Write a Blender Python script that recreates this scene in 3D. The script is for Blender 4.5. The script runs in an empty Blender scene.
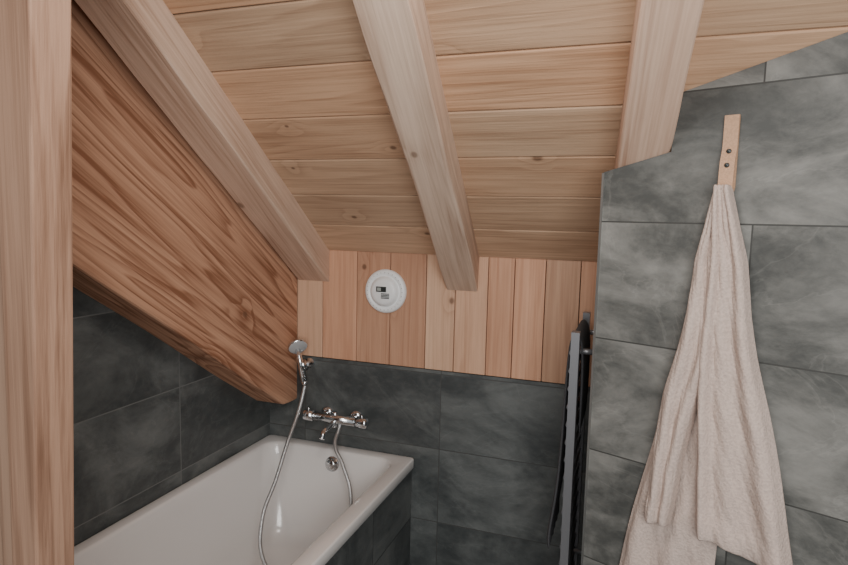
import bpy, bmesh, math, random
from mathutils import Vector, Matrix
random.seed(11)
scene = bpy.context.scene
H = 1.6      # camera height
D = 2.3      # back wall
K = 0.70     # roof slope
def ceil_z(y): return 1.462 + K*(D-y)
def raf_z(y):  return 1.325 + K*(D-y)

# ------------------------------------------------------------ node helpers
def new_mat(name):
    m = bpy.data.materials.new(name); m.use_nodes = True
    nt = m.node_tree
    return m, nt, nt.nodes['Principled BSDF']
def N(nt, t, **kw):
    n = nt.nodes.new(t)
    for k, v in kw.items():
        if k in n.inputs.keys(): n.inputs[k].default_value = v
        else: setattr(n, k, v)
    return n
def L(nt, a, b): nt.links.new(a, b)
def M(nt, op, a, b=None, c=None, clamp=False):
    n = nt.nodes.new('ShaderNodeMath'); n.operation = op; n.use_clamp = clamp
    for i, v in enumerate((a, b, c)):
        if v is None: continue
        if isinstance(v, (int, float)): n.inputs[i].default_value = v
        else: nt.links.new(v, n.inputs[i])
    return n.outputs[0]
def MR(nt, v, a, b, c, d):
    n = nt.nodes.new('ShaderNodeMapRange'); n.interpolation_type = 'SMOOTHSTEP'
    nt.links.new(v, n.inputs[0])
    for i, x in enumerate((a, b, c, d)): n.inputs[i+1].default_value = x
    return n.outputs[0]
def MIX(nt, f, a, b, mode='MIX'):
    n = nt.nodes.new('ShaderNodeMix'); n.data_type = 'RGBA'; n.blend_type = mode
    if isinstance(f, (int, float)): n.inputs[0].default_value = f
    else: nt.links.new(f, n.inputs[0])
    for i, v in ((6, a), (7, b)):
        if isinstance(v, tuple): n.inputs[i].default_value = (*v, 1)
        else: nt.links.new(v, n.inputs[i])
    return n.outputs[2]

def wood(name, light, dark, knot=(0.13,0.065,0.035), ring=0.5, freq=9, var=0.2, rough=0.6, knots=1.0, ksize=0.05, kscale=2.2, stretch=0.9, across=7, tint=0.0, flow=0.3, streak=0.0, fine=0.8, blotch=1.3, kprob=0.5, smul=38):
    m, nt, b = new_mat(name)
    at = N(nt, 'ShaderNodeAttribute', attribute_name='wc')
    ar = N(nt, 'ShaderNodeAttribute', attribute_name='rnd')
    sep = nt.nodes.new('ShaderNodeSeparateXYZ'); L(nt, at.outputs['Vector'], sep.inputs[0])
    cmb = nt.nodes.new('ShaderNodeCombineXYZ')
    L(nt, M(nt, 'MULTIPLY', sep.outputs[0], 0.8), cmb.inputs[0]); L(nt, sep.outputs[1], cmb.inputs[1])
    vo = N(nt, 'ShaderNodeTexVoronoi', voronoi_dimensions='2D', Scale=kscale)
    L(nt, cmb.outputs[0], vo.inputs['Vector'])
    kd = vo.outputs['Distance']
    sc = nt.nodes.new('ShaderNodeSeparateColor'); L(nt, vo.outputs['Color'], sc.inputs[0])
    have = MR(nt, sc.outputs[0], kprob, kprob+0.02, 0, 1)
    kdd = M(nt, 'DIVIDE', kd, M(nt, 'ADD', M(nt, 'MULTIPLY', sc.outputs[1], 0.9), 0.4))
    kmask = M(nt, 'MULTIPLY', MR(nt, kdd, ksize*0.35, ksize, 0.75*knots, 0), have)
    kflow = M(nt, 'MULTIPLY', MR(nt, kd, 0.0, 0.2, flow*knots, 0), have)
    mp = N(nt, 'ShaderNodeMapping'); mp.inputs['Scale'].default_value = (stretch, across, across)
    L(nt, at.outputs['Vector'], mp.inputs[0])
    n1 = N(nt, 'ShaderNodeTexNoise', Scale=1.0, Detail=2.0, Roughness=0.4, Distortion=0.15)
    L(nt, mp.outputs[0], n1.inputs['Vector'])
    v = M(nt, 'ADD', n1.outputs['Fac'], kflow)
    fr = M(nt, 'FRACT', M(nt, 'MULTIPLY', v, float(freq)))
    ringv = M(nt, 'MULTIPLY', M(nt, 'POWER', fr, 2.0), MR(nt, fr, 0.86, 1.0, 1, 0))
    mp2 = N(nt, 'ShaderNodeMapping'); mp2.inputs['Scale'].default_value = (3, 150, 150)
    L(nt, at.outputs['Vector'], mp2.inputs[0])
    n2 = N(nt, 'ShaderNodeTexNoise', Scale=1.0, Detail=3.0, Roughness=0.6)
    L(nt, mp2.outputs[0], n2.inputs['Vector'])
    mp3 = N(nt, 'ShaderNodeMapping'); mp3.inputs['Scale'].default_value = (1.2, 8, 8)
    L(nt, at.outputs['Vector'], mp3.inputs[0])
    n3 = N(nt, 'ShaderNodeTexNoise', Scale=1.0, Detail=5.0, Roughness=0.62)
    L(nt, mp3.outputs[0], n3.inputs['Vector'])
    rmod = M(nt, 'MULTIPLY', ringv, M(nt, 'ADD', n2.outputs['Fac'], 0.45))
    f = M(nt, 'ADD', M(nt, 'MULTIPLY', rmod, ring), M(nt, 'MULTIPLY', M(nt, 'SUBTRACT', n2.outputs['Fac'], 0.35), fine))
    f = M(nt, 'ADD', f, M(nt, 'MULTIPLY', M(nt, 'SUBTRACT', n3.outputs['Fac'], 0.5), blotch))
    if streak:
        mp4 = N(nt, 'ShaderNodeMapping'); mp4.inputs['Scale'].default_value = (1.6, smul, smul)
        L(nt, at.outputs['Vector'], mp4.inputs[0])
        n4 = N(nt, 'ShaderNodeTexNoise', Scale=1.0, Detail=3.0, Roughness=0.55, Distortion=0.2)
        L(nt, mp4.outputs[0], n4.inputs['Vector'])
        f = M(nt, 'ADD', f, MR(nt, n4.outputs['Fac'], 0.50, 0.66, 0, streak))
    f = M(nt, 'ADD', f, 0.0, clamp=True)
    col = MIX(nt, f, light, dark)
    col = MIX(nt, kmask, col, knot)
    hs = nt.nodes.new('ShaderNodeHueSaturation')
    L(nt, col, hs.inputs['Color'])
    L(nt, M(nt, 'ADD', M(nt, 'MULTIPLY', ar.outputs['Fac'], var*1.5), 1-var*0.75), hs.inputs['Value'])
    rr = M(nt, 'FRACT', M(nt, 'MULTIPLY', ar.outputs['Fac'], 7.31))
    L(nt, M(nt, 'ADD', M(nt, 'MULTIPLY', rr, -0.010*(1+tint)), 0.501), hs.inputs['Hue'])
    L(nt, M(nt, 'ADD', M(nt, 'MULTIPLY', rr, 0.20), 0.88), hs.inputs['Saturation'])
    L(nt, hs.outputs[0], b.inputs['Base Color'])
    b.inputs['Roughness'].default_value = rough
    b.inputs['Specular IOR Level'].default_value = 0.3
    bp = N(nt, 'ShaderNodeBump', Strength=0.3, Distance=0.004)
    L(nt, f, bp.inputs['Height']); L(nt, bp.outputs[0], b.inputs['Normal'])
    return m

def tile(name, axis, off, c1, c2, grout, rowoff=0.0, rough=0.42, bw=0.64):
    m, nt, b = new_mat(name)
    tc = nt.nodes.new('ShaderNodeTexCoord')
    sp = nt.nodes.new('ShaderNodeSeparateXYZ'); L(nt, tc.outputs['Object'], sp.inputs[0])
    cb = nt.nodes.new('ShaderNodeCombineXYZ')
    L(nt, M(nt, 'SUBTRACT', sp.outputs[axis], off-bw*10), cb.inputs[0])
    L(nt, M(nt, 'SUBTRACT', sp.outputs[2], 0.006), cb.inputs[1])
    br = nt.nodes.new('ShaderNodeTexBrick'); br.offset = rowoff
    for k, v in {'Scale':1.0,'Mortar Size':0.0020,'Mortar Smooth':0.1,'Bias':0.0,'Brick Width':bw,'Row Height':0.3205}.items():
        br.inputs[k].default_value = v
    br.inputs['Color1'].default_value = (0.92,0.92,0.92,1); br.inputs['Color2'].default_value = (1.08,1.08,1.08,1)
    br.inputs['Mortar'].default_value = (1,1,1,1)
    L(nt, cb.outputs[0], br.inputs['Vector'])
    va = nt.nodes.new('ShaderNodeVectorMath'); va.operation='MULTIPLY_ADD'
    L(nt, br.outputs['Color'], va.inputs[0]); va.inputs[1].default_value=(9,9,9); L(nt, tc.outputs['Object'], va.inputs[2])
    vs = nt.nodes.new('ShaderNodeMapping'); vs.inputs['Scale'].default_value=(0.75,0.75,1.25); vs.inputs['Rotation'].default_value=(0.2,0.3,0.1)
    L(nt, va.outputs[0], vs.inputs[0])
    n1 = N(nt, 'ShaderNodeTexNoise', Scale=3.4, Detail=8.0, Roughness=0.62, Distortion=0.7)
    L(nt, vs.outputs[0], n1.inputs['Vector'])
    n2 = N(nt, 'ShaderNodeTexNoise', Scale=22.0, Detail=8.0, Roughness=0.72, Distortion=0.3)
    L(nt, vs.outputs[0], n2.inputs['Vector'])
    n3 = N(nt, 'ShaderNodeTexNoise', Scale=2.2, Detail=6.0, Roughness=0.6, Distortion=1.2)
    L(nt, vs.outputs[0], n3.inputs['Vector'])
    vein = MR(nt, M(nt, 'ABSOLUTE', M(nt, 'SUBTRACT', n3.outputs['Fac'], 0.5)), 0.0, 0.012, 0.14, 0)
    f = M(nt, 'ADD', MR(nt, n1.outputs['Fac'], 0.36, 0.70, 0, 0.85), M(nt, 'MULTIPLY', M(nt,'SUBTRACT',n2.outputs['Fac'],0.42), 0.9))
    f = M(nt, 'ADD', f, vein, clamp=True)
    col = MIX(nt, f, c1, c2)
    col = MIX(nt, 1.0, col, br.outputs['Color'], 'MULTIPLY')
    col = MIX(nt, br.outputs['Fac'], col, grout)
    L(nt, col, b.inputs['Base Color'])
    L(nt, M(nt, 'ADD', M(nt, 'MULTIPLY', n2.outputs['Fac'], 0.25), rough-0.1), b.inputs['Roughness'])
    h = M(nt, 'ADD', M(nt, 'MULTIPLY', br.outputs['Fac'], -1.0), M(nt, 'MULTIPLY', f, 0.4))
    bp = N(nt, 'ShaderNodeBump', Strength=0.4, Distance=0.003)
    L(nt, h, bp.inputs['Height']); L(nt, bp.outputs[0], b.inputs['Normal'])
    return m

def plain(name, col, rough=0.5, metal=0.0, bump=0.0, bscale=200, var=0.0, coat=0.0):
    m, nt, b = new_mat(name)
    tc = nt.nodes.new('ShaderNodeTexCoord')
    n = N(nt, 'ShaderNodeTexNoise', Scale=float(bscale), Detail=3.0)
    L(nt, tc.outputs['Object'], n.inputs['Vector'])
    nb = N(nt, 'ShaderNodeTexNoise', Scale=6.0, Detail=3.0)
    L(nt, tc.outputs['Object'], nb.inputs['Vector'])
    c = MIX(nt, nb.outputs['Fac'], tuple(x*(1-var) for x in col), tuple(min(1,x*(1+var)) for x in col))
    if bump:
        c = MIX(nt, MR(nt, n.outputs['Fac'], 0.35, 0.65, 0.3, 0.0), c, tuple(x*0.5 for x in col))
    L(nt, c, b.inputs['Base Color'])
    b.inputs['Roughness'].default_value = rough; b.inputs['Metallic'].default_value = metal
    b.inputs['Coat Weight'].default_value = coat
    if bump:
        bp = N(nt, 'ShaderNodeBump', Strength=bump, Distance=0.003)
        L(nt, n.outputs['Fac'], bp.inputs['Height']); L(nt, bp.outputs[0], b.inputs['Normal'])
    return m

# ------------------------------------------------------------ mesh helpers
def mk(name, bm, mats, smooth=False, parent=None):
    me = bpy.data.meshes.new(name); bm.normal_update(); bm.to_mesh(me); bm.free()
    for mm in (mats if isinstance(mats, (list, tuple)) else [mats]): me.materials.append(mm)
    ob = bpy.data.objects.new(name, me); scene.collection.objects.link(ob)
    if smooth:
        for p in me.polygons: p.use_smooth = True
    if parent: ob.parent = parent
    return ob
def hexa(bm, c, bevel=0.0):
    vs = [bm.verts.new(p) for p in c]
    fs = [bm.faces.new([vs[i] for i in f]) for f in ((3,2,1,0),(4,5,6,7),(0,1,5,4),(1,2,6,5),(2,3,7,6),(3,0,4,7))]
    return vs, fs
def box(bm, x0,x1,y0,y1,z0,z1):
    return hexa(bm, [(x0,y0,z0),(x1,y0,z0),(x1,y1,z0),(x0,y1,z0),(x0,y0,z1),(x1,y0,z1),(x1,y1,z1),(x0,y1,z1)])
def timber(bm, corners, origin, du, dv, rnd, seg=0, bevel=0.004, rough=0.0):
    b2 = bmesh.new()
    hexa(b2, corners)
    bmesh.ops.recalc_face_normals(b2, faces=b2.faces)
    if bevel: bmesh.ops.bevel(b2, geom=list(b2.edges), offset=bevel, segments=2, affect='EDGES', profile=0.6)
    du = Vector(du).normalized(); dv = Vector(dv).normalized(); dw = du.cross(dv)
    lw = bm.verts.layers.float_vector.get('wc') or bm.verts.layers.float_vector.new('wc')
    lr = bm.verts.layers.float.get('rnd') or bm.verts.layers.float.new('rnd')
    o = Vector(origin); mp = {}
    for v in b2.verts:
        nv = bm.verts.new(v.co); p = v.co - o
        nv[lw] = (p.dot(du)+rnd*37.0, p.dot(dv)+rnd*11.0, p.dot(dw)+rnd*5.0); nv[lr] = rnd
        mp[v] = nv
    for f in b2.faces: bm.faces.new([mp[v] for v in f.verts])
    b2.free()
def cyl(bm, p0, p1, r0, r1=None, n=24, cap=True):
    r1 = r0 if r1 is None else r1
    p0, p1 = Vector(p0), Vector(p1); d = (p1-p0).normalized()
    a = d.orthogonal().normalized(); b = d.cross(a)
    A = [bm.verts.new(p0+(a*math.cos(2*math.pi*i/n)+b*math.sin(2*math.pi*i/n))*r0) for i in range(n)]
    B = [bm.verts.new(p1+(a*math.cos(2*math.pi*i/n)+b*math.sin(2*math.pi*i/n))*r1) for i in range(n)]
    for i in range(n):
        f = bm.faces.new((A[i],A[(i+1)%n],B[(i+1)%n],B[i])); f.smooth = True
    if cap:
        bm.faces.new(list(reversed(A))); bm.faces.new(B)
def lathe(bm, org, axis, prof, n=40):
    org = Vector(org); d = Vector(axis).normalized(); a = d.orthogonal().normalized(); b = d.cross(a)
    rings = []
    for h, r in prof:
        if r < 1e-6: rings.append([bm.verts.new(org+d*h)])
        else: rings.append([bm.verts.new(org+d*h+(a*math.cos(2*math.pi*i/n)+b*math.sin(2*math.pi*i/n))*r) for i in range(n)])
    for A, B in zip(rings, rings[1:]):
        for i in range(n):
            j = (i+1) % n
            if len(A)==1 and len(B)==1: continue
            if len(A)==1: f = bm.faces.new((A[0],B[j],B[i]))
            elif len(B)==1: f = bm.faces.new((A[i],A[j],B[0]))
            else: f = bm.faces.new((A[i],A[j],B[j],B[i]))
            f.smooth = True
def empty(name, loc=(0,0,0)):
    e = bpy.data.objects.new(name, None); e.location = (0,0,0); scene.collection.objects.link(e); return e
def tube(name, pts, r, mat, parent=None):
    cu = bpy.data.curves.new(name, 'CURVE'); cu.dimensions='3D'; cu.bevel_depth=r; cu.bevel_resolution=4; cu.resolution_u=24; cu.use_fill_caps=True
    s = cu.splines.new('BEZIER'); s.bezier_points.add(len(pts)-1)
    for bpnt, p in zip(s.bezier_points, pts):
        bpnt.co = p; bpnt.handle_left_type = bpnt.handle_right_type = 'AUTO'
    cu.materials.append(mat)
    ob = bpy.data.objects.new(name, cu); scene.collection.objects.link(ob)
    if parent: ob.parent = parent
    return ob

# ------------------------------------------------------------ materials
m_ceil = wood('pine_ceiling', (0.60,0.395,0.245), (0.29,0.16,0.085), ring=0.36, freq=8, var=0.22, ksize=0.045, kscale=3.0, stretch=0.5, across=9, flow=0.15, streak=0.15, kprob=0.35)
m_wallp= wood('pine_cladding', (0.62,0.395,0.25), (0.36,0.19,0.105), ring=0.34, freq=8, var=0.25, tint=0.4, ksize=0.050, kscale=3.0, stretch=0.5, across=9, flow=0.15, streak=0.10, kprob=0.5)
m_raf  = wood('rafter_pine', (0.70,0.515,0.385), (0.36,0.215,0.14), ring=0.40, freq=7, var=0.08, knots=0.8, stretch=0.4, across=9, flow=0.12, streak=0.30)
m_beam = wood('beam_spruce', (0.60,0.36,0.225), (0.26,0.12,0.062), ring=0.85, freq=16, var=0.0, knots=0.8, stretch=0.45, across=5.5, flow=0.10, streak=0.50, fine=1.1, blotch=0.9, smul=34, kprob=0.3)
m_post = wood('post_wood', (0.38,0.235,0.155), (0.17,0.09,0.052), ring=0.5, freq=7, var=0.1, knots=0.5, stretch=0.4, across=9, flow=0.1, streak=0.35)
DK, LT = (0.046,0.052,0.053), (0.150,0.160,0.156)
m_tl = tile('tile_left', 1, 1.725, DK, LT, (0.15,0.155,0.15))
m_tb = tile('tile_back', 0, -0.72, DK, LT, (0.06,0.06,0.058))
m_tp = tile('tile_bath_panel', 1, 1.9, DK, LT, (0.03,0.03,0.03))
m_tr = tile('tile_right', 0, -0.028, (0.058,0.060,0.056), (0.235,0.232,0.215), (0.045,0.045,0.041), rowoff=0.5, rough=0.5, bw=0.80)
m_floor = tile('tile_floor', 0, 0.1, DK, LT, (0.03,0.03,0.03))
m_dark = plain('dark_gap', (0.03,0.02,0.013), 0.9)
m_white = plain('white_enamel', (0.76,0.735,0.715), 0.16, coat=0.5, var=0.01)
m_plastic = plain('white_plastic', (0.86,0.87,0.87), 0.35, var=0.01)
m_chrome = plain('chrome', (0.70,0.72,0.74), 0.16, metal=1.0)
m_hose = plain('hose_metal', (0.52,0.52,0.52), 0.35, metal=0.8, bump=0.4, bscale=400)
m_black = plain('dark_lcd', (0.03,0.035,0.035), 0.3)
m_towel = plain('terry_cotton', (0.60,0.48,0.42), 0.95, bump=1.0, bscale=170, var=0.08)
m_leather = plain('tan_leather', (0.56,0.34,0.21), 0.6, bump=0.3, bscale=250, var=0.1)
m_rad = plain('anthracite_metal', (0.20,0.20,0.21), 0.3, metal=0.5)
m_dtowel = plain('grey_towel', (0.06,0.06,0.065), 0.95, bump=0.8, bscale=300, var=0.1)
m_edge = plain('tile_trim_metal', (0.42,0.42,0.40), 0.35, metal=0.9)

# ------------------------------------------------------------ room shell
XL = -1.548
bm = bmesh.new(); box(bm, XL-0.12, XL, -0.4, D, 0, 3.2); mk('wall_left', bm, m_tl)
bm = bmesh.new(); box(bm, XL-0.12, 1.6, D, D+0.12, 0, 0.982); mk('wall_back', bm, m_tb)
bm = bmesh.new(); box(bm, XL-0.12, 1.6, D+0.03, D+0.12, 0.982, 1.46); mk('wall_back_backing', bm, m_dark)
bm = bmesh.new(); box(bm, XL-0.12, 1.8, -0.9, D+0.12, -0.1, 0); mk('floor', bm, m_floor)
bm = bmesh.new(); x = -1.545
ws = [0.142,0.128,0.165,0.155,0.16,0.125,0.135,0.105,0.12,0.13,0.12,0.13,0.12]
rv = [0.55,0.72,0.80,0.25,0.12,0.85,0.62,0.40,0.8,0.34,0.66,0.5,0.7]
i = 0
while x < -0.02:
    w = ws[i % len(ws)]; r = rv[i % len(rv)] + random.random()*0.01; i += 1
    timber(bm, [(x,D+0.004,0.984),(x+w-0.003,D+0.004,0.984),(x+w-0.003,D+0.03,0.984),(x,D+0.03,0.984),
                (x,D+0.004,1.475),(x+w-0.003,D+0.004,1.475),(x+w-0.003,D+0.03,1.475),(x,D+0.03,1.475)],
           (x,D,0.9), (0,0,1), (1,0,0), r, bevel=0.002)
    x += w
mk('wall_back_cladding', bm, m_wallp)
bm = bmesh.new(); y = D+0.16; step = 0.16
nrm = Vector((0, K, 1)).normalized()
while y > -0.3:
    y0, y1 = y-step+0.0045, y
    ym = (y0+y1)/2
    cuts = [-1.7, -1.275-0.045*(ym-1.2), -0.546-0.089*(ym-1.2), 0.054-0.096*(ym-1.2), 1.75]
    base = random.random()
    for xa_, xb_ in zip(cuts, cuts[1:]):
        r = min(0.999, max(0.0, base*0.7+random.random()*0.3))
        xa2, xb2 = xa_+0.001, xb_-0.001
        c = [(xa2,y0,ceil_z(y0)),(xb2,y0,ceil_z(y0)),(xb2,y1,ceil_z(y1)),(xa2,y1,ceil_z(y1))]
        t = [tuple(Vector(p)+nrm*0.025) for p in c]
        timber(bm, c+t, (0,y0,ceil_z(y0)), (1,0,0), (0,1,-K), r, bevel=0.0035)
    y -= step
mk('ceiling', bm, m_ceil)
bm = bmesh.new()
c = [(-1.7,-0.45,ceil_z(-0.45)+0.032),(1.75,-0.45,ceil_z(-0.45)+0.032),(1.75,D+0.15,ceil_z(D+0.15)+0.032),(-1.7,D+0.15,ceil_z(D+0.15)+0.032)]
hexa(bm, c+[(p[0],p[1],p[2]+0.05) for p in c]); mk('ceiling_backing', bm, m_dark)

def rafter(name, xl0, xl1, xr0, xr1, rnd, ya=-0.2, yb=D+0.003, ys0=1.2, ys1=D):
    bm = bmesh.new()
    lw = bm.verts.layers.float_vector.new('wc'); lr = bm.verts.layers.float.new('rnd')
    def lx(a, b, y): return a + (b-a)*(y-ys0)/(ys1-ys0)
    du = Vector((0,1,-K)).normalized(); dv = Vector((1,0,0)); dw = du.cross(dv)
    rows=[]; n=40
    for i in range(n+1):
        y=ya+(yb-ya)*i/n; xl=lx(xl0,xl1,y); xr=lx(xr0,xr1,y); zb=raf_z(y); zt=ceil_z(y)+0.002
        def wb(k): return 0.0022*math.sin(y*(5+k*1.7)+k*2+rnd*9)+0.001*math.sin(y*23+k*5)
        c=0.007+0.003*math.sin(y*7+rnd*20)
        P=[(xl+wb(1),zb+c),(xl+c*0.4+wb(1),zb+c*0.35),(xl+c+wb(1),zb+wb(2)*0.5),(xr-c+wb(3),zb+wb(2)*0.5),(xr-c*0.4+wb(3),zb+c*0.35),(xr+wb(3),zb+c),(xr,zt),(xl,zt)]
        r=[]
        for (xx,zz) in P:
            v=bm.verts.new((xx,y,zz)); p=v.co
            v[lw]=(p.dot(du)+rnd*37,p.dot(dv)-xl+rnd*11,p.dot(dw)+rnd*5); v[lr]=rnd; r.append(v)
        rows.append(r)
    for A,B in zip(rows,rows[1:]):
        for i in range(8): bm.faces.new((A[i],A[(i+1)%8],B[(i+1)%8],B[i]))
    bm.faces.new(rows[0]); bm.faces.new(list(reversed(rows[-1])))
    bmesh.ops.recalc_face_normals(bm, faces=bm.faces)
    return mk(name, bm, m_raf)
rafter('ceiling_rafter', -1.352,-1.402,-1.197,-1.245, 0.35)
rafter('ceiling_rafter', -0.610,-0.706,-0.482,-0.575, 0.71)
rafter('ceiling_rafter', -0.004,-0.108, 0.112, 0.012, 0.52)

# big sloping beam on left wall
bm = bmesh.new()
xa, xb = XL+0.001, -1.403
def bz(y): return 1.46-0.67*(y-1.185)
lw = bm.verts.layers.float_vector.new('wc'); lr = bm.verts.layers.float.new('rnd')
ys = [0.3+ (2.2-0.3)*i/24 for i in range(25)] + [2.24, D-0.001]
du = Vector((0,1,-K)).normalized(); dv = Vector((0,K,1)).normalized()
rows = []
for y in ys:
    zb = bz(y) if y <= 2.2 else 0.775
    zt = ceil_z(y)-0.004
    r = []
    zb += 0.003*math.sin(y*9)
    for (xx, zz) in ((xa,zb),(xb-0.008,zb),(xb-0.002,zb+0.004),(xb,zb+0.012),(xb,zt),(xa,zt)):
        v = bm.verts.new((xx,y,zz)); p = v.co
        v[lw] = (p.dot(du)+3.1, p.dot(dv)+0.35, p.x+7.7); v[lr] = 0.5
        r.append(v)
    rows.append(r)
for A, B in zip(rows, rows[1:]):
    for i in range(6):
        bm.faces.new((A[i],A[(i+1)%6],B[(i+1)%6],B[i]))
bm.faces.new(rows[0]); bm.faces.new(list(reversed(rows[-1])))
bmesh.ops.recalc_face_normals(bm, faces=bm.faces)
mk('roof_beam', bm, m_beam)

# foreground post + adjoining wall lining
bm = bmesh.new()
zt, zb = 2.50, 0.0
yf, yb = 0.70, 0.775
def lin(z, z0, v0, z1, v1): return v0+(v1-v0)*(z-z0)/(z1-z0)
def rx_(z): return lin(z, 0.946,-0.945, 1.952,-0.902)
def lx_(z): return lin(z, 0.99,-1.004, 1.93,-0.990)
timber(bm, [(lx_(zb),yf,zb),(rx_(zb),yf,zb),(rx_(zb),yb,zb),(lx_(zb),yb,zb),(lx_(zt),yf,zt),(rx_(zt),yf,zt),(rx_(zt),yb,zt),(lx_(zt),yb,zt)],
       (-1.0,0.7,0), (0,0,1), (1,0,0), 0.62, bevel=0.004)
mk('timber_post', bm, m_post)
bm = bmesh.new()
timber(bm, [(XL+0.001,0.715,0),(-1.022,0.715,0),(-1.022,0.755,0),(XL+0.001,0.755,0),(XL+0.001,0.715,2.42),(-0.995,0.715,2.42),(-0.995,0.755,2.42),(XL+0.001,0.755,2.42)],
       (-1.3,0.7,0), (0,0,1), (1,0,0), 0.31, bevel=0.002)
mk('wall_front_lining', bm, m_post)

# right partition (local frame)
P0 = Vector((-0.088,1.70,0)); dirv = Vector((0.9308,-0.3655,0))
def wy(a): return 1.70-0.3655*a
outline = [(0,0),(1.75,0),(1.75,ceil_z(wy(1.75))-0.002),(0.176,ceil_z(wy(0.176))-0.002),(0.176,raf_z(wy(0.176))-0.004),(0,raf_z(1.70)-0.004)]
bm = bmesh.new()
F = [bm.verts.new((a,0,z)) for a,z in outline]
Bk = [bm.verts.new((a,0.10,z - (0.10*0.9308*K if z>0 else 0))) for a,z in outline]
bm.faces.new(F); bm.faces.new(list(reversed(Bk)))
for i in range(len(F)): bm.faces.new((F[i],Bk[i],Bk[(i+1)%len(F)],F[(i+1)%len(F)]))
bmesh.ops.recalc_face_normals(bm, faces=bm.faces)
w = mk('wall_right', bm, m_tr)
ang = math.atan2(-0.3655,0.9308)
w.matrix_world = Matrix.Translation(P0) @ Matrix.Rotation(ang,4,'Z')
bm = bmesh.new()
hexa(bm, [(-0.088,1.72,0),(0.0,1.76,0),(0.0,D,0),(-0.088,D,0),(-0.088,1.72,raf_z(1.72)-0.004),(0.0,1.76,raf_z(1.76)-0.004),(0.0,D,raf_z(D)-0.004),(-0.088,D,raf_z(D)-0.004)])
mk('wall_right_return', bm, tile('tile_return',1,1.9,(0.055,0.062,0.058),(0.15,0.155,0.15),(0.04,0.04,0.04)))
bm = bmesh.new(); box(bm, -0.003,0.003,-0.003,0.006,0.0,raf_z(1.70)-0.006)
t = mk('trim_1', bm, m_edge); t.matrix_world = Matrix.Translation(P0) @ Matrix.Rotation(ang,4,'Z')

# ------------------------------------------------------------ bathtub
XR = -0.827; TB = D-0.002; TF = 0.80; RZ = 0.595
def rrect(x0,x1,y0,y1,r,z,n=10):
    pts=[]
    for cx,cy,a0 in ((x1-r,y1-r,0),(x0+r,y1-r,90),(x0+r,y0+r,180),(x1-r,y0+r,270)):
        for i in range(n+1):
            a=math.radians(a0+90*i/n); pts.append((cx+r*math.cos(a),cy+r*math.sin(a),z))
    return pts
tub = empty('bathtub')
bm = bmesh.new()
xl = XL+0.002
loops = [
 rrect(xl+0.004,XR-0.004,TF+0.004,TB,0.012,RZ-0.045),
 rrect(xl,XR,TF,TB,0.015,RZ-0.040),
 rrect(xl,XR,TF,TB,0.015,RZ-0.006),
 rrect(xl+0.002,XR-0.002,TF+0.002,TB-0.001,0.016,RZ-0.001),
 rrect(xl+0.007,XR-0.007,TF+0.007,TB-0.004,0.018,RZ),
 rrect(xl+0.040,XR-0.056,TF+0.06,TB-0.050,0.075,RZ),
 rrect(xl+0.046,XR-0.063,TF+0.068,TB-0.057,0.078,RZ-0.003),
 rrect(xl+0.050,XR-0.069,TF+0.075,TB-0.063,0.080,RZ-0.014),
 rrect(xl+0.055,XR-0.075,TF+0.09,TB-0.070,0.085,RZ-0.05),
 rrect(xl+0.075,XR-0.095,TF+0.20,TB-0.100,0.10,RZ-0.22),
 rrect(xl+0.095,XR-0.115,TF+0.30,TB-0.130,0.11,RZ-0.34),
 rrect(xl+0.115,XR-0.135,TF+0.35,TB-0.155,0.11,RZ-0.385),
 rrect(xl+0.155,XR-0.175,TF+0.40,TB-0.195,0.10,RZ-0.405),
 rrect(xl+0.22,XR-0.24,TF+0.5,TB-0.28,0.06,RZ-0.41),
]
prev=None
for lp in loops:
    ring=[bm.verts.new(p) for p in lp]
    if prev:
        for i in range(len(ring)):
            f=bm.faces.new((prev[i],prev[(i+1)%len(ring)],ring[(i+1)%len(ring)],ring[i])); f.smooth=True
    prev=ring
f=bm.faces.new(prev); f.smooth=True
bmesh.ops.recalc_face_normals(bm, faces=bm.faces)
mk('tub_shell', bm, m_white, parent=tub)
bm = bmesh.new()
lathe(bm, (-1.183,2.236,0.535), (0.0,-1,0.18), [(0,0.034),(0.008,0.034),(0.013,0.031),(0.016,0.024),(0.026,0.022),(0.030,0.018),(0.030,0)])
mk('overflow_cap', bm, m_chrome, parent=tub)
bm = bmesh.new(); lathe(bm, (-1.19,2.02,0.187), (0,0,1), [(0,0.036),(0.004,0.036),(0.007,0.03),(0.009,0)])
mk('drain_cap', bm, m_chrome, parent=tub)
bm = bmesh.new(); box(bm, XL+0.002, XR-0.012, TF+0.012, TB-0.002, 0.0, RZ-0.046)
bmesh.ops.delete(bm, geom=[f for f in bm.faces if f.calc_center_median().z>0.5], context='FACES_ONLY')
mk('bath_panel', bm, m_tp, parent=tub)

# ------------------------------------------------------------ mixer + shower
mx = empty('bath_shower_mixer')
bm = bmesh.new(); yF=2.235; zF=0.737
cyl(bm, (-1.275,yF,zF),(-1.075,yF,zF),0.020)
for s,x0 in ((-1,-1.278),(1,-1.072)):
    lathe(bm,(x0,yF,zF),(s,0,0),[(0,0.018),(0.002,0.0235),(0.042,0.0235),(0.048,0.021),(0.054,0.012),(0.054,0)])
    cyl(bm,(x0+s*0.025,yF,zF+0.015),(x0+s*0.025,yF-0.004,zF+0.036),0.005,0.004,12)
for x0 in (-1.245,-1.105):
    cyl(bm,(x0,yF,zF),(x0,D-0.01,zF),0.013)
    lathe(bm,(x0,D+0.001,zF),(0,-1,0),[(0,0.03),(0.006,0.03),(0.016,0.02),(0.018,0.013)])
cyl(bm,(-1.175,yF,zF),(-1.175,yF,zF-0.035),0.015,0.013)
lathe(bm,(-1.175,yF,zF+0.018),(0,0,1),[(0,0.012),(0.01,0.011),(0.014,0.008),(0.014,0)])
mk('mixer_body', bm, m_chrome, parent=mx)
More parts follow.
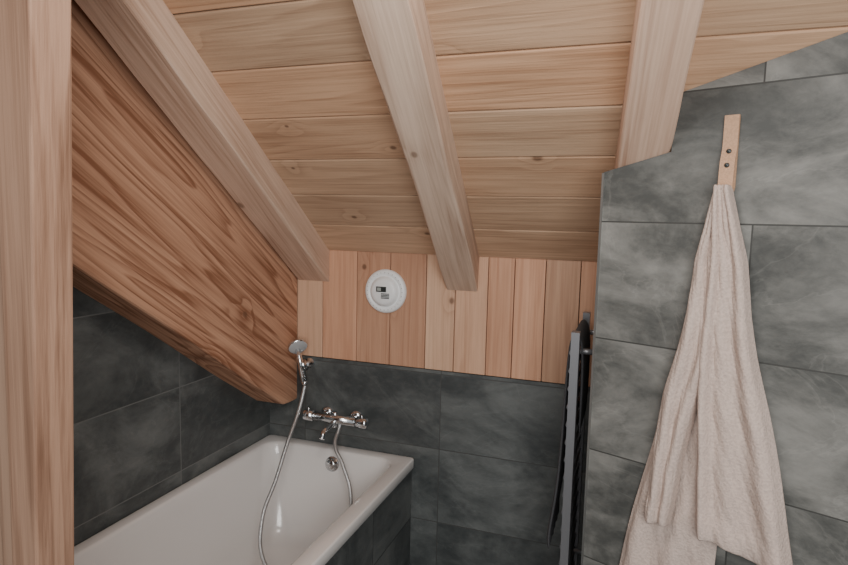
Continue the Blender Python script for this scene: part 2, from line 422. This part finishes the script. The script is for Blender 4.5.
tube('spout', [(-1.175,yF,zF-0.01),(-1.175,yF-0.05,zF-0.018),(-1.175,yF-0.10,zF-0.03),(-1.175,yF-0.115,zF-0.05)], 0.012, m_chrome, mx)

sh = empty('hand_shower')
bm = bmesh.new()
lathe(bm,(-1.335,D+0.001,0.955),(0,-1,0),[(0,0.022),(0.01,0.022),(0.014,0.016),(0.05,0.012),(0.05,0)])
cyl(bm,(-1.333,D-0.055,0.935),(-1.338,D-0.068,0.975),0.017,0.018)
hb=Vector((-1.325,2.238,0.868)); ht=Vector((-1.350,2.215,1.035))
cyl(bm,hb,hb+(ht-hb)*0.12,0.010,0.013); cyl(bm,hb+(ht-hb)*0.12,ht,0.014,0.012)
ax=Vector((0.55,-0.50,-0.55)).normalized()
lathe(bm, ht+Vector((0,0,0.014))-ax*0.018, ax, [(0,0),(0.002,0.016),(0.010,0.034),(0.020,0.043),(0.028,0.044),(0.031,0.040)])
mk('shower_handle', bm, m_chrome, parent=sh)
bm=bmesh.new(); lathe(bm, ht+Vector((0,0,0.014))+ax*0.013, ax, [(0,0.040),(0.002,0.037),(0.002,0)])
mk('spray_plate', bm, plain('spray_grey',(0.45,0.46,0.47),0.3), parent=sh)
tube('shower_hose', [hb, (-1.328,2.20,0.78),(-1.322,2.09,0.655),(-1.318,2.0,0.537),(-1.315,1.9,0.417),(-1.275,1.85,0.283),(-1.19,1.86,0.196),
      (-1.08,1.95,0.205),(-1.025,2.05,0.34),(-1.030,2.10,0.48),(-1.085,2.135,0.585),(-1.140,2.17,0.65),(-1.150,2.225,0.70),(-1.150,yF,0.72)], 0.0080, m_hose, sh)

# ------------------------------------------------------------ air vent
av = empty('round_air_vent')
bm = bmesh.new(); cx,cz=-0.974,1.300
lathe(bm,(cx,D+0.004,cz),(0,-1,0),[(0,0.092),(0.008,0.093),(0.016,0.090),(0.020,0.083),(0.021,0.073),(0.017,0.070),(0.017,0.065),(0.027,0.061),(0.036,0.054),(0.040,0.044),(0.041,0)],64)
mk('vent_body', bm, m_plastic, parent=av)
bm = bmesh.new()
box(bm,cx-0.028,cx+0.016,D-0.040,D-0.0365,cz+0.000,cz+0.022)
for k in range(4): box(bm,cx-0.006,cx+0.030,D-0.040,D-0.0365,cz-0.009-0.006*k,cz-0.006-0.006*k)
mk('vent_display', bm, m_black, parent=av)
bm = bmesh.new()
box(bm,cx-0.023,cx-0.006,D-0.0415,D-0.0395,cz+0.004,cz+0.018)
mk('vent_label', bm, plain('lcd_grey',(0.35,0.38,0.36),0.4), parent=av)
bm = bmesh.new()
for k in range(28):
    a=2*math.pi*k/28; p=Vector((cx+0.079*math.cos(a),D-0.0155,cz+0.079*math.sin(a)))
    cyl(bm,p,p+Vector((0,-0.0018,0)),0.0022,n=8)
mk('vent_dots', bm, plain('vent_grey',(0.5,0.5,0.49),0.5), parent=av)

# ------------------------------------------------------------ towel radiator (edge-on)
tr = empty('towel_radiator')
bm = bmesh.new(); rx=-0.145
for yy in (1.78,2.20):
    box(bm, rx-0.012, rx+0.012, yy-0.018, yy+0.018, 0.0, 1.285)
z=0.34
while z<1.26:
    cyl(bm,(rx-0.006,1.78,z),(rx-0.006,2.20,z),0.011,n=16); z+=0.055
for yy in (1.82,2.16):
    for zz in (0.4,1.22): cyl(bm,(rx,yy,zz),(-0.087,yy,zz),0.009,n=12)
bmesh.ops.recalc_face_normals(bm, faces=bm.faces)
mk('radiator_frame', bm, m_rad, parent=tr)
bm = bmesh.new(); rows=[]
path=[(rx+0.022,0.95),(rx+0.022,1.2),(rx+0.012,1.265),(rx-0.006,1.275),(rx-0.020,1.25),(rx-0.025,1.1),(rx-0.028,0.95),(rx-0.034,0.80),(rx-0.045,0.70),(rx-0.056,0.62),(rx-0.050,0.575)]
for (xx,zz) in path:
    r=[]
    for j in range(21):
        y=1.81+0.30*j/20; wv=0.006*math.sin(j*0.9)*max(0,(1.2-zz))
        r.append(bm.verts.new((xx-abs(wv)*1.6,y,zz)))
    rows.append(r)
for A,B in zip(rows,rows[1:]):
    for j in range(20): bm.faces.new((A[j],A[j+1],B[j+1],B[j]))
o=mk('draped_towel', bm, m_dtowel, smooth=True, parent=tr)
md=o.modifiers.new('s','SOLIDIFY'); md.thickness=0.008; md.offset=0
md=o.modifiers.new('ss','SUBSURF'); md.levels=2; md.render_levels=2

# ------------------------------------------------------------ hanging towel on strap hook
WM = Matrix.Translation(P0) @ Matrix.Rotation(ang,4,'Z')
HA = 0.306
hk = empty('leather_strap_hook')
bm = bmesh.new()
def strip(bm, pts, wdt, th):
    n=len(pts); A=[];B=[]
    for i,(yy,zz) in enumerate(pts):
        p=pts[max(i-1,0)]; q=pts[min(i+1,n-1)]
        t=Vector((0,q[0]-p[0],q[1]-p[1])).normalized(); nn=Vector((0,-t.z,t.y))*th/2
        c=Vector((0.313,yy,zz))
        A.append([bm.verts.new(c+nn+Vector((s*wdt/2,0,0))) for s in (-1,1)]); B.append([bm.verts.new(c-nn+Vector((s*wdt/2,0,0))) for s in (-1,1)])
    for i in range(n-1):
        bm.faces.new((A[i][0],A[i][1],A[i+1][1],A[i+1][0])); bm.faces.new((B[i][1],B[i][0],B[i+1][0],B[i+1][1]))
        bm.faces.new((A[i][0],A[i+1][0],B[i+1][0],B[i][0])); bm.faces.new((A[i][1],B[i][1],B[i+1][1],A[i+1][1]))
    for i in (0,n-1): bm.faces.new((A[i][0],A[i][1],B[i][1],B[i][0]))
pts=[(-0.003,1.862),(-0.003,1.72)]+[(-0.014+0.011*math.cos(math.radians(a)),1.700-0.014*math.sin(math.radians(a))) for a in range(0,181,20)]+[(-0.024,1.73),(-0.021,1.755),(-0.013,1.775),(-0.009,1.79),(-0.008,1.862)]
strip(bm, pts, 0.032, 0.004)
bmesh.ops.recalc_face_normals(bm, faces=bm.faces)
mk('strap', bm, m_leather, parent=hk)
bm=bmesh.new()
for zz,yy in ((1.778,-0.0145),(1.745,-0.0235)):
    lathe(bm,(0.313,yy,zz),(0,-1,0),[(0,0.0058),(0.003,0.0055),(0.0045,0.0035),(0.0047,0)],20)
mk('studs', bm, m_black, parent=hk)
hk.matrix_world = WM

def interp(tab, z):
    if z>=tab[0][0]: return tab[0][1]
    for (z0,v0),(z1,v1) in zip(tab,tab[1:]):
        if z>=z1: return v0+(v1-v0)*(z0-z)/(z0-z1)
    return tab[-1][1]
def gauss(x,c,w): return math.exp(-((x-c)/w)**2)
def sheet(name, ztop, zbL, zbR, Lt, Rt, base, folds, parent, ph=0.0):
    bm=bmesh.new(); NZ,NS=80,60; rows=[]
    for i in range(NZ+1):
        t=i/NZ; r=[]
        for j in range(NS+1):
            s=j/NS
            zb = zbL+(zbR-zbL)*s + 0.004*math.sin(s*7+ph)
            z=ztop+(zb-ztop)*t
            l=interp(Lt,z); rr=interp(Rt,z); w_=rr-l
            a=l+w_*s + 0.003*math.sin(z*13+ph)
            d=0
            for (s0,s1,wd,hh) in folds:
                c=s0+(s1-s0)*t + 0.02*math.sin(z*9+ph+s0*9)
                d+=hh*gauss(s,c,wd)*min(1.0,0.35+t*1.3)
            d+=0.0030*math.sin(z*26+s*7+ph)*math.sin(s*9+z*9)+0.0014*math.sin(z*70+s*20)*math.sin(s*31+z*12)
            gather=max(0,1-t*4)
            d+=gather*0.007*math.sin(s*24)
            if t>0.93: d+=0.004*math.sin(math.pi*(t-0.93)/0.07)
            edge=min(1,min(s,1-s)*12)
            bs=interp(base,z)
            r.append(bm.verts.new((HA+a,-(bs*(0.55+0.45*edge)+d*edge),z)))
        rows.append(r)
    for A,B in zip(rows,rows[1:]):
        for j in range(NS): bm.faces.new((A[j],A[j+1],B[j+1],B[j]))
    o=mk(name,bm,m_towel,smooth=True,parent=parent)
    md=o.modifiers.new('s','SOLIDIFY'); md.thickness=0.008; md.offset=0
    md=o.modifiers.new('ss','SUBSURF'); md.levels=1; md.render_levels=1
    return o
ht_=empty('bath_towel')
sheet('towel_back', 1.690,0.50,0.50,
  [(1.69,-0.008),(1.60,-0.022),(1.52,-0.040),(1.40,-0.056),(1.30,-0.073),(1.18,-0.100),(1.0,-0.134),(0.84,-0.164),(0.66,-0.196),(0.50,-0.228)],
  [(1.69,0.012),(1.52,0.04),(1.3,0.06),(1.0,0.075),(0.84,0.05),(0.66,0.042),(0.50,0.04)],
  [(1.69,0.018),(1.5,0.014),(0.5,0.014)], [(0.2,0.12,0.10,0.016),(0.7,0.5,0.10,0.012)], ht_, 0.4)
sheet('towel_front_left', 1.695,0.850,0.842,
  [(1.69,-0.012),(1.60,-0.027),(1.52,-0.046),(1.40,-0.058),(1.30,-0.073),(1.18,-0.096),(1.0,-0.112),(0.84,-0.124)],
  [(1.69,0.012),(1.52,0.015),(1.3,0.012),(1.18,-0.012),(1.0,-0.046),(0.84,-0.066)],
  [(1.69,0.026),(1.5,0.034),(1.2,0.046),(0.8,0.054)], [(0.25,0.30,0.16,0.018),(0.7,0.80,0.14,0.016)], ht_, 2.6)
sheet('towel_front_right', 1.700,0.842,0.818,
  [(1.69,-0.012),(1.60,-0.014),(1.52,-0.012),(1.3,-0.016),(1.18,-0.018),(1.0,-0.010),(0.84,0.004)],
  [(1.69,0.020),(1.60,0.040),(1.52,0.062),(1.40,0.082),(1.3,0.104),(1.18,0.134),(1.0,0.174),(0.84,0.210)],
  [(1.69,0.034),(1.5,0.034),(1.2,0.036),(0.8,0.036)], [(0.15,0.08,0.09,0.030),(0.45,0.36,0.14,0.014),(0.8,0.86,0.13,0.026)], ht_, 0.2)
ht_.matrix_world = WM

# ------------------------------------------------------------ lights
def area(name, loc, target, size, power, col=(1,1,1), sy=None):
    l=bpy.data.lights.new(name,'AREA'); l.energy=power; l.size=size; l.color=col
    if sy: l.shape='RECTANGLE'; l.size_y=sy
    o=bpy.data.objects.new(name,l); scene.collection.objects.link(o); o.location=loc
    o.rotation_euler=(Vector(target)-Vector(loc)).to_track_quat('-Z','Y').to_euler(); return o
area('window_daylight', (0.45,-0.7,1.75), (-0.5,2.3,1.45), 1.1, 43, (1.0,0.985,0.96), 1.1)
area('overhead_area', (-0.35,0.75,2.25), (-0.55,1.7,0.6), 0.5, 7, (1.0,0.97,0.93))  # small warm area light overhead, aimed down and forward; no fixture modelled
wd=bpy.data.worlds.new('World'); scene.world=wd; wd.use_nodes=True
bg=wd.node_tree.nodes['Background']; bg.inputs[0].default_value=(0.95,0.98,1,1); bg.inputs[1].default_value=0.52

# ------------------------------------------------------------ camera
X=Vector((1707,-103,595)).normalized(); Y=Vector((211,57,-595)).normalized()
Z=X.cross(Y).normalized(); Y=Z.cross(X)
R=Matrix((X,Y,Z))
cam=bpy.data.cameras.new('camera'); cam.sensor_width=36; cam.lens=595/848*36; cam.clip_start=0.02
co=bpy.data.objects.new('camera',cam); scene.collection.objects.link(co)
co.matrix_world=Matrix.Translation((0,0,H)) @ R.to_4x4()
scene.camera=co
